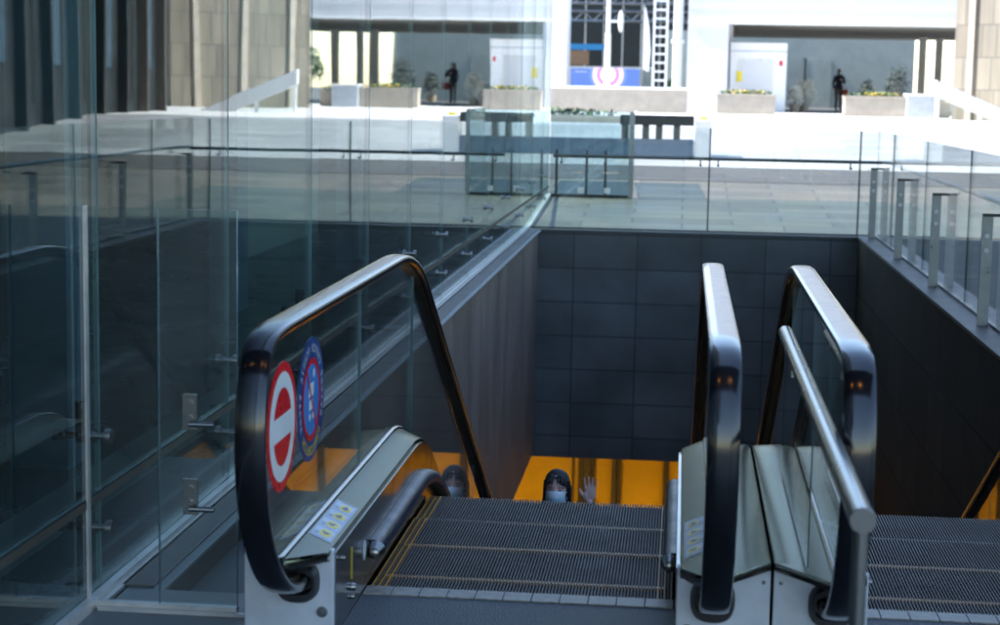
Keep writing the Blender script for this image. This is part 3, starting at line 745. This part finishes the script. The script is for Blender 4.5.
# ------------------------------------------------------------------ woman on the escalator, and the far passer-by
def remesh(mb, name, mat, parent, vox, sm=4):
    o = mb.build(name, mat, parent)
    r = o.modifiers.new('r', 'REMESH'); r.mode = 'VOXEL'; r.voxel_size = vox; r.use_smooth_shade = True
    s = o.modifiers.new('s', 'SMOOTH'); s.factor = .5; s.iterations = sm
    dg = bpy.context.evaluated_depsgraph_get(); dg.update()
    me = bpy.data.meshes.new_from_object(o.evaluated_get(dg)); old = o.data
    o.modifiers.clear(); o.data = me; me.polygons.foreach_set('use_smooth', [True] * len(me.polygons))
    bpy.data.meshes.remove(old); return o
def hand(b, wrist, up, side, palm, thumb=1, curl=0.12):
    """wrist point; up = finger direction, side = towards the little finger, palm = palm normal"""
    w = Vector(wrist); up = Vector(up).normalized(); side = Vector(side).normalized(); pn = Vector(palm).normalized()
    rot = Matrix((side, pn, up)).transposed()
    b.ell(w + up * .05, (.040, .015, .052), 16, 10, rot)
    b.ell(w + up * .075, (.040, .012, .030), 16, 10, rot)
    b.ell(w + up * .035 - side * .024 + pn * .006, (.017, .014, .032), 12, 8, rot)
    for k, (off, ln, sp) in enumerate(((-.0305, .072, -.13), (-.0100, .080, -.03), (.0105, .075, .07), (.0300, .060, .18))):
        base = w + up * .085 + side * off
        d1 = (up + side * sp + pn * curl * .4).normalized(); d2 = (up + side * sp + pn * curl * 1.4).normalized(); d3 = (up + side * sp + pn * curl * 2.4).normalized()
        r = .0082 if k < 3 else .0070
        p1 = base + d1 * ln * .45; p2 = p1 + d2 * ln * .3; p3 = p2 + d3 * ln * .25
        b.cap(base, p1, r * 1.05, r, 10); b.cap(p1, p2, r, r * .93, 10); b.cap(p2, p3, r * .93, r * .8, 10)
    tb = w + up * .022 - side * .026 + pn * .006
    t1 = tb + (up * .8 - side * .75).normalized() * .038; t2 = t1 + (up * .95 - side * .45).normalized() * .030
    b.cap(tb, t1, .0125, .0105, 10); b.cap(t1, t2, .0105, .0085, 10)
def person(name, loc, rz, sc, vox, pose, label, coat, trousers, group=None):
    O = empty(name, loc, rz, label=label, cat='person'); O.scale = (sc,) * 3
    b = MB(); V = Vector
    # base figure is 1.62 m tall, faces -Y
    b.ell((0, 0.01, 1.518), (.071, .088, .092), 20, 14)                        # skull
    b.ell((0, -.018, 1.475), (.060, .070, .078), 20, 14)                       # face
    b.ell((0, -.035, 1.432), (.036, .040, .030), 14, 8)                        # chin
    b.ell((0, -.094, 1.478), (.011, .014, .018), 10, 8); b.cap((0, -.083, 1.51), (0, -.092, 1.485), .007, .010, 8)   # nose
    for s in (-1, 1): b.ell((s * .073, .01, 1.49), (.010, .020, .030), 10, 8)  # ears
    b.cap((0, .015, 1.36), (0, .005, 1.45), .048, .045, 14)                    # neck
    b.ell((0, .02, 1.22), (.150, .090, .14), 20, 12); b.ell((0, .02, 1.02), (.120, .082, .16), 20, 12); b.ell((0, .02, .88), (.155, .100, .12), 20, 12)
    sh = {}
    for s in (-1, 1):
        b.cap((s * .05, .02, 1.33), (s * .155, .02, 1.305), .05, .046)
        b.cap((s * .085, .02, .84), (s * .085, .01, .47), .082, .052); b.cap((s * .085, .01, .47), (s * .088, .03, .09), .052, .036)
        b.ell((s * .092, -.04, .04), (.040, .115, .036), 14, 8)
        e, wst, up, side, palm = pose[s]
        b.cap((s * .165, .02, 1.30), e, .042, .034); b.cap(e, wst, .034, .023)
        hand(b, wst, up, side, palm)
        sh[s] = (V((s * .165, .02, 1.30)), V(e), V(wst))
    body = remesh(b, 'body', M['skin'], O, vox)
    # hair: cap, side locks and fringe
    h = MB(); h.ell((0, .032, 1.531), (.086, .092, .096), 20, 14); h.ell((0, .055, 1.46), (.080, .070, .12), 20, 12)
    for s in (-1, 1):
        h.cap((s * .066, -.002, 1.55), (s * .078, .005, 1.40), .020, .016, 10); h.cap((s * .078, .005, 1.40), (s * .090, -.025, 1.24), .022, .014, 10)
        h.cap((s * .062, .05, 1.5), (s * .072, .06, 1.24), .032, .020, 10)
        h.cap((s * .030, -.050, 1.590), (s * .070, -.056, 1.53), .018, .009, 10)
    for i in (0, 1, 2, 4, 5, 6):
        xx = -.045 + .015 * i
        h.cap((xx * .8, -.054, 1.592), (xx * 1.2 + (.004 if i % 2 else -.003), -.090, 1.548 + (.010 if i % 3 == 1 else 0)), .011, .004, 8)
    h.cap((0, .08, 1.5), (0, .10, 1.22), .055, .035, 12)
    remesh(h, 'hair', M['hair'], O, vox, 2)
    # eyes, brows
    ey = MB()
    for s in (-1, 1):
        ey.ell((s * .030, -.0815, 1.508), (.0135, .005, .0042), 12, 6)
        for i in range(4):
            ey.cap((s * (.016 + .009 * i), -.0865 + .0018 * i, 1.5255 + .0022 * math.sin(i)), (s * (.025 + .009 * i), -.0845 + .0022 * i, 1.5262 + .0018 * math.sin(i + 1)), .0022, .0022, 6)
    ey.build('eyes', M['hair'], body, smooth=True)
    # mask
    mk = MB(); vs = []; nu, nv = 14, 10
    for j in range(nv + 1):
        for i in range(nu + 1):
            u = -1 + 2 * i / nu; v = -1 + 2 * j / nv
            a = u * 1.12
            bul = .022 * (1 - u * u) * (1 - .6 * v * v) + .0016 * math.sin(v * 14)
            vs.append((math.sin(a) * (.070 + .002 * (v)), -.022 - math.cos(a) * (.068 + .006 * (1 - v * v)) - bul, 1.462 + .047 * v * (1 - .28 * abs(u) ** 2)))
    fs = [(j * (nu + 1) + i, j * (nu + 1) + i + 1, (j + 1) * (nu + 1) + i + 1, (j + 1) * (nu + 1) + i) for j in range(nv) for i in range(nu)]
    mk.add(vs, fs[:nu * 6], 0); mk.add(vs, fs[nu * 6:], 1)
    mko = mk.build('face_mask', [M['mask'], M['maskpale']], O, smooth=True)
    so_ = mko.modifiers.new('t', 'SOLIDIFY'); so_.thickness = .002
    lp = MB()
    for s in (-1, 1):
        for zz in (1.485, 1.425): lp.tube((s * .062, -.052, zz), (s * .075, .012, 1.49 if zz > 1.45 else 1.472), .0014, n=6)
    lp.build('ear_loops', M['maskpale'], mko)
    # jacket
    j = MB(); j.ell((0, .02, 1.22), (.168, .108, .155), 20, 12); j.ell((0, .02, 1.02), (.145, .104, .18), 20, 12); j.ell((0, .02, .90), (.172, .120, .12), 20, 12)
    j.cap((0, .018, 1.335), (0, .016, 1.375), .066, .058, 14)
    for s in (-1, 1):
        s0_, e_, w_ = sh[s]; we = e_ + (w_ - e_) * .90
        j.cap((s * .05, .02, 1.325), s0_, .062, .058); j.cap(s0_, e_, .056, .048); j.cap(e_, we, .048, .036)
    remesh(j, 'jacket', M[coat], O, max(vox, .008))
    t = MB(); t.ell((0, .02, .86), (.160, .108, .11), 20, 12)
    for s in (-1, 1): t.cap((s * .085, .02, .82), (s * .086, .01, .47), .092, .064); t.cap((s * .086, .01, .47), (s * .089, .03, .10), .064, .052)
    remesh(t, 'trousers', M[trousers], O, max(vox, .010))
    sh_ = MB()
    for s in (-1, 1): sh_.ell((s * .092, -.04, .042), (.048, .128, .042), 16, 10)
    remesh(sh_, 'shoes', M['black'], O, .008)
    return O
hx = -0.745
pose = {1: ((.285, -.03, 1.215), (.225, -.125, 1.455), (.02, .03, 1), (1, 0, -.03), (0, -1, .05)),
        -1: ((-.225, .03, 1.06), (-.19, -.10, .88), (0.1, -.5, -1), (0, -1, 0.4), (1, 0, 0))}
pz = stepz(5.16 + 14 * .4 + .2) - .004; ps = 1.61 / 1.627
pw = person('person', (hx, 10.95, pz), R(-2), ps, .005, pose, 'woman in a pale blue face mask raising her open hand on the escalator', 'cloth', 'clothnavy')
pose2 = {1: ((.22, -.02, 1.08), (.07, -.20, 1.16), (-.6, -.4, .5), (0, -.5, -.6), (-.4, .6, 0)),
         -1: ((-.22, .03, 1.06), (-.20, -.03, .84), (0, -.1, -1), (0, -1, 0), (1, 0, 0))}
p2 = person('person', (6.28, 74.0, .95), R(10), 1.05, .014, pose2, 'distant passer-by in dark clothes and a mask standing in the open hall across the plaza', 'clothnavy', 'clothgrey')
o = MB(); o.box(-.11, .11, -.05, .05, 0, .30)
bo = o.build('bag', M['redcloth'], None, bevel=.02); bo.location = (6.53, 73.93, 1.52)
hb_ = MB()
for s in (-1, 1): hb_.tube((s * .06, 0, .29), (s * .03, 0, .45), .008, n=8)
hb_.tube((-.032, 0, .45), (.032, 0, .45), .008, n=8); hb_.build('handle', M['redcloth'], bo)
tag(bo, 'small red bag hanging beside the distant passer-by', 'bag')

# ------------------------------------------------------------------ far plaza: white building and things around it
wb = empty('white_building', (0, 62, .95), label='white rendered building across the plaza with a deep open hall at ground level', cat='building')
def bx(name, mat, x0, x1, y0, y1, z0, z1, par=wb, **k): return MB().box(x0, x1, y0, y1, z0, z1).build(name, M[mat], par, **k)
bx('wall', 'white', -30, -4.22, 0, 2, 0, 11); bx('pier', 'white', 0, 1.4, 0, 1.5, 0, 3.05)
bx('upper_wall', 'white', 0, 46, 0, .6, 3.06, 10)
bx('soffit', 'soffit', .02, 46, .61, 16.5, 3.06, 3.3)
for k in range(6): bx('wall_joint', 'bluegrey', 0, 46, -.012, -.002, 3.5 + .42 * k, 3.515 + .42 * k)
bx('soffit_trim', 'white2', 0, 46, -.05, -.014, 3.02, 3.12)
bx('rear_wall', 'greywall', -1, 10.8, 24, 24.3, 0, 3.6)
bx('side_wall', 'white', 1.42, 1.6, 1.5, 24, 0, 3.05)
for xx, yy in ((9.6, 12), (10.4, 13), (11.3, 12), (13.6, 13), (16.5, 12), (20, 12)): bx('column', 'white2', xx - .14, xx + .14, yy - .14, yy + .14, 0, 3.05)
bx('door', 'greywall', 5.7, 6.9, 23.9, 23.99, 0, 2.3)
bx('door_frame', 'darkmetal', 5.62, 5.69, 23.88, 23.98, 0, 2.36); bx('wall_display', 'darkmetal', 2.9, 3.9, 23.85, 23.98, 1.5, 2.1); bx('wall_display', 'darkmetal', 2.9, 3.7, 23.85, 23.98, .8, 1.3)
bx('upright_joint', 'bluegrey', 1.41, 1.43, -.01, -.001, 0, 3.0)
# white kiosk
ki = empty('kiosk', (2.5, 63.0, .95), label='white panelled kiosk with a small yellow notice and red mark under the soffit', cat='kiosk')
bx('body', 'white2', -.98, 1.0, 0, 1.6, 0, 2.42, ki, bevel=.02); bx('frame', 'channel', -.70, .55, -.02, -.002, .35, 1.85, ki); bx('panel', 'white', -.62, .47, -.03, -.022, .43, 1.77, ki)
bx('notice', 'signyellow', -.74, -.55, -.045, -.032, 1.05, 1.42, ki); bx('red_mark', 'red', .74, .86, -.02, -.004, 1.62, 1.80, ki)
bx('top_trim', 'bluegrey', -.98, 1.0, -.02, -.004, 2.1, 2.14, ki)
# small sign boards on the left, seen past the facade end
nb = empty('notice_board', (-5.0, 59, .95), label='white notice board stand with small red lettering near the white wall', cat='sign')
bx('board', 'white2', -.5, .5, 0, .06, .5, 2.2, nb); bx('leg', 'channel', -.45, -.40, 0, .05, 0, .5, nb); bx('leg', 'channel', .40, .45, 0, .05, 0, .5, nb)

# planters
def leafclump(mb, cx, cy, cz, rx, ry, rz, n, s):
    for i in range(n):
        a = random.random() * 6.28; t = math.acos(2 * random.random() - 1); r = random.random() ** .4
        p = Vector((cx + rx * r * math.sin(t) * math.cos(a), cy + ry * r * math.sin(t) * math.sin(a), cz + rz * r * math.cos(t)))
        u = Vector((random.uniform(-1, 1), random.uniform(-1, 1), random.uniform(-1, 1))).normalized(); v = u.orthogonal().normalized()
        k = s * random.uniform(.6, 1.3)
        mb.quad(p - u * k, p - v * k * .5, p + u * k, p + v * k * .5)
def planter(x0, x1, y, h, lab, fl='flower', d=.55):
    o = empty('planter', ((x0 + x1) / 2, y, .95), label=lab, cat='planter', group='stone planters along the terrace edge')
    w = (x1 - x0) / 2
    t = MB(); t.box(-w, w, 0, d, 0, h); t.box(-w - .02, w + .02, -.02, d + .02, h - .06, h); t.build('trough', M['concrete'], o, bevel=.01)
    p = MB(); leafclump(p, 0, d / 2, h + .05, w * .95, d * .4, .09, int(140 * w), .07); p.build('plants', M['leaf'], o)
    q = MB(); leafclump(q, 0, d / 2 - .1, h + .08, w * .95, d * .4, .06, int(60 * w), .045); q.build('flowers', M[fl], o)
    return o
planter(.95, 2.75, 55, .62, 'low stone planter with flowers in front of the white kiosk')
planter(4.85, 6.72, 55, .62, 'low stone planter with flowers in front of the open hall')
planter(7.6, 8.05, 55, .50, 'short stub planter at the right of the grey blue box')
pl_ = planter(-3.7, -1.3, 36, .14, 'very low stone trough of clipped grey green plants beyond the dull glass screen', 'leafdark')
bxo = empty('cabinet', (7.15, 54.8, .95), label='grey blue utility box between two planters on the terrace edge', cat='cabinet')
bx('body', 'bluegrey', -.43, .43, 0, .8, 0, .66, bxo, bevel=.015); bx('lid', 'white2', -.46, .46, -.03, .83, .66, .72, bxo, bevel=.01)
lw = empty('parapet', (-2.4, 54.3, .95), label='long low pale parapet on the terrace below the lit screen', cat='wall')
bx('wall', 'concrete', -2.9, 2.45, 0, .4, 0, .70, lw); bx('coping', 'white2', -2.95, 2.5, -.05, .45, .705, .78, lw)
# bushes
def bush(x, y, z, r, h, mat, lab, n=420, s=.06, pot=True):
    o = empty('potted_plant', (x, y, z), label=lab, cat='plant')
    t = MB(); t.tube((0, 0, 0), (0, 0, .3), .16, .2, 16); t.build('pot', M['concrete'], o, smooth=True)
    t = MB(); t.tube((0, 0, .28), (.02, .01, h * .7), .02, .01, 8)
    for k in range(6):
        a = k * 1.1; t.tube((0, 0, .35 + .08 * k), (r * .6 * math.cos(a), r * .6 * math.sin(a), h * (.45 + .08 * k)), .012, .005, 6)
    t.build('stems', M['wood'], o)
    l = MB()
    for k in range(7):
        a = k * 2.4; rr_ = r * .55
        leafclump(l, rr_ * math.cos(a), rr_ * math.sin(a), h * (.45 + .5 * ((k * 37) % 7) / 7), r * .5, r * .5, h * .2, n // 7, s)
    l.build('leaves', M[mat], o); return o
bush(4.35, 66, .95, .45, 1.15, 'whiteflower', 'white flowering plant in a pot beside the kiosk')
bush(3.95, 65.0, .95, .32, .95, 'whiteflower', 'smaller white flowering plant nearest to the kiosk')
bush(9.3, 80, .95, .6, 1.9, 'leafdark', 'dark potted plant in the open hall, taller of the two', 600)
bush(8.0, 80, .95, .4, 1.3, 'leafdark', 'dark potted plant in the open hall, shorter and nearer the passer-by', 400)
bush(15.2, 86, .95, .9, 2.6, 'leaf', 'bright green plant beyond the hall columns', 900, .1)
# tower at the right
tw = empty('stone_tower', (7.5, 51, 0), R(-43), label='beige stone clad block at the far right of the plaza', cat='building')
bx('wall', 'beige', 0, 4.4, 0, 6, 0, 5.6, tw); bx('parapet_cap', 'coping', -.02, 4.42, -.02, 6.02, 5.602, 5.7, tw)
for k in range(3): bx('pilaster', 'concrete', .5 + 1.5 * k, .68 + 1.5 * k, -.10, -.002, 0, 5.5, tw)
# inclined parapet
rp = empty('ramp_parapet', (5.8, 42, 0), label='white sloping stair parapet on the plaza at the far right', cat='railing')
mb = MB(); v = [(0, 0, 1.62), (0, .25, 1.62), (0, .25, 1.98), (0, 0, 1.98), (2.4, 0, .62), (2.4, .25, .62), (2.4, .25, .97), (2.4, 0, .97)]
mb.add(v, [(0, 1, 2, 3), (7, 6, 5, 4), (0, 4, 5, 1), (1, 5, 6, 2), (2, 6, 7, 3), (3, 7, 4, 0)]); mb.build('sloping_beam', M['white'], rp)
mb = MB(); mb.add([(0, .1, .95), (1.58, .1, .95), (0, .1, 1.6), (0, .12, .95), (1.58, .12, .95), (0, .12, 1.6)], [(0, 1, 2), (5, 4, 3), (0, 3, 4, 1), (1, 4, 5, 2), (2, 5, 3, 0)]); mb.build('glass_infill', M['glass'], rp)
for xx in (0.02, 1.0): bx('post', 'white2', xx, xx + .08, .06, .16, .9, 1.65 - xx * .423, rp)
# dark low bench structure
db = empty('bench', (-1.3, 29.0, .55), label='long black slatted bench with a blue grey base on the plaza', cat='bench')
for k in range(3): bx('slat', 'darkmetal', .24, 1.45, .14 * k, .14 * k + .11, .60, .66, db)
bx('front_fascia', 'darkmetal', .24, 1.45, -.04, -.01, .50, .61, db)
for xx in (.32, .66, .88, 1.17): bx('leg', 'darkmetal', xx - .055, xx + .055, .03, .33, .27, .595, db)
bx('base', 'bluebase', -1.5, 1.45, -.02, .42, .0, .27, db)
wp = empty('bollard', (.30, 29.0, .55), label='white square bollard with yellow top at the end of the black bench', cat='bollard')
bx('body', 'white2', -.14, .14, 0, .3, -.05, .60, wp, bevel=.015); bx('cap', 'signyellow', -.06, .07, .08, .2, .603, .65, wp)
# gap between the white walls
dk_ = empty('stage_canopy', (-2.0, 92, .95), label='dark steel truss canopy with brown boards seen between the white walls', cat='canopy')
bx('rear_screen', 'darkmetal', -6, 3.2, 6, 6.3, 0, 7, dk_)
t = MB()
for j in range(3):
    z0 = 4.3 + .9 * j
    t.tube((-6, 2 - .3 * j, z0), (3.2, 2 - .3 * j, z0), .06, n=8)
    t.tube((-6, 2 - .3 * j, z0 + .5), (3.2, 2 - .3 * j, z0 + .5), .06, n=8)
    for k in range(18): t.tube((-6 + k * .5, 2 - .3 * j, z0 + (.5 if k % 2 else 0)), (-5.5 + k * .5, 2 - .3 * j, z0 + (0 if k % 2 else .5)), .04, n=6)
t.build('truss', M['steel_dark'], dk_)
for k in range(9): bx('upright', 'soffit', -5.5 + k, -5.44 + k, 3, 3.06, 0, 7, dk_)
bx('blue_band', 'blue', -5, -2.2, .5, .6, 2.75, 3.05, dk_); bx('board_panel', 'wood', -5, -3.1, .3, .4, 1.95, 2.7, dk_)
sc = empty('screen', (-3.9, 89.5, .95), label='lit blue violet display screen showing a glowing pink ring', cat='screen')
bx('casing', 'soffit', -2.2, 2.3, .05, .3, .2, 1.85, sc); bx('side_panel', 'greywall', 1.6, 2.3, .02, .04, .25, 1.8, sc)
scr = MB().box(-1.75, 1.75, -.02, 0, -.7, .75).build('display', M['screen'], sc, loc=(-.2, 0, 1.0))
bx('caption_bar', 'signwhite', -1.75, -1.1, -.03, -.022, 1.55, 1.60, sc)
for xx in (-1.6, 1.7): bx('foot', 'darkmetal', xx, xx + .1, .1, .3, 0, .22, sc)
lpst = empty('street_lamp', (-2.7, 60.5, .95), label='white lamp post with a short side arm in front of the display screen', cat='lamp post')
t = MB(); t.tube((0, 0, 0), (0, 0, 2.6), .11, .09, 16); t.tube((0, 0, 2.6), (0, 0, 6), .07, .06, 16); t.build('pole', M['white2'], lpst, smooth=True)
t = MB(); t.tube((0, 0, 2.25 + .75), (.38, 0, 3.0), .04, n=10); t.build('arm', M['white2'], lpst, smooth=True)
t = MB(); t.ell((.42, 0, 3.0), (.09, .12, .38), 14, 10); t.build('lamp_head', M['lens'], lpst, smooth=True)
fl = empty('banner', (-1.5, 60, .95), label='tall narrow white feather banner right of the lamp post', cat='banner')
t = MB(); t.tube((0, 0, 0), (0, 0, 3.6), .015, n=8); t.build('pole', M['satin'], fl)
t = MB(); prof = [(0, 1.4), (.22, 1.3), (.26, 2.0), (.20, 2.8), (.08, 3.4), (0, 3.55)]
t.add([(a, 0, z) for a, z in prof] + [(a, .006, z) for a, z in prof], [tuple(range(6)), tuple(range(11, 5, -1))] + [(i, (i + 1) % 6, 6 + (i + 1) % 6, 6 + i) for i in range(6)]); t.build('cloth', M['white2'], fl)
la = empty('lattice_mast', (-.93, 61, .95), label='white lattice mast like a ladder standing beside the white pier', cat='mast')
t = MB()
for s in (-1, 1): t.box(s * .22 - .035, s * .22 + .035, 0, .06, 0, 6)
for k in range(20): t.box(-.19, .19, .01, .05, .1 + k * .3, .16 + k * .3)
t.build('ladder_frame', M['white2'], la)
gp = empty('column', (-.33, 61, .95), label='slim white round column between the lattice mast and the white pier', cat='column')
MB().tube((0, 0, 0), (0, 0, 6.0), .16, n=20).build('shaft', M['white'], gp, smooth=True); MB().tube((0, 0, 2.3), (0, 0, 2.42), .22, n=20).build('collar', M['white'], gp, smooth=True)
bush(-.62, 63.5, .95, .3, 1.1, 'leaf', 'green plant low between the lattice mast and the white column')

# unseen right hand building, added to darken the mirror image in the glass front
rb = empty('unseen_dark_building', (8.65, 28.0, 0), label='dark glazed building added out of view to darken the mirrored plaza', cat='building')
bx('body', 'darkint', 0, 20, 0, 12, 0, 9, rb)
for j in range(8): bx('side_window', 'bluecol' if j % 2 else 'darkmetal', -.03, -.002, .5 + 1.45 * j, 1.2 + 1.45 * j, 1.2 + .7 * (j % 2), 5.2, rb)
for j in range(9): bx('fin', 'coping' if j > 6 else 'darkmetal', -.25, -.032, .15 + 1.45 * j, .27 + 1.45 * j, 0, 8.9, rb)
for i in range(14):
    for j in range(2): bx('window', 'greywall' if (i * 3 + j) % 5 == 3 else 'bluecol', 1 + 1.35 * i, 1.8 + 1.35 * i, -.03, -.002, 1 + 3.2 * j, 3.2 + 3.2 * j, rb)

# ------------------------------------------------------------------ light
az = Vector((-0.93, -0.06, 1.05)).normalized()      # towards the sun
el = math.asin(az.z)
sd = bpy.data.lights.new('sun', 'SUN'); sd.energy = 3.3; sd.angle = R(0.5); sd.color = (1, .95, .88)
so = bpy.data.objects.new('sun', sd); COL.objects.link(so); so.rotation_euler = (az).to_track_quat('Z', 'Y').to_euler()
so.location = (0, -20, 60)
wd = bpy.data.worlds.new('World'); scene.world = wd; wd.use_nodes = True
nt = wd.node_tree; nt.nodes.clear()
sk = nt.nodes.new('ShaderNodeTexSky'); sk.sky_type = 'NISHITA'; sk.sun_disc = False; sk.ozone_density = 0.6; sk.dust_density = 0.4; sk.sun_elevation = el; sk.sun_rotation = math.atan2(az.x, az.y)
bg = nt.nodes.new('ShaderNodeBackground'); bg.inputs[1].default_value = 0.12
ou_ = nt.nodes.new('ShaderNodeOutputWorld'); nt.links.new(sk.outputs[0], bg.inputs[0]); nt.links.new(bg.outputs[0], ou_.inputs[0])

scene.view_settings.view_transform = 'Standard'; scene.view_settings.look = 'None'
scene.view_settings.exposure = 2.12; scene.view_settings.gamma = 1.0
scene.render.engine = 'CYCLES'
cy = scene.cycles
cy.max_bounces = 12; cy.transparent_max_bounces = 32; cy.glossy_bounces = 6; cy.diffuse_bounces = 4
cy.sample_clamp_indirect = 6; cy.blur_glossy = 0.3; cy.caustics_reflective = False; cy.caustics_refractive = False
scene.render.resolution_x = 1024; scene.render.resolution_y = 640
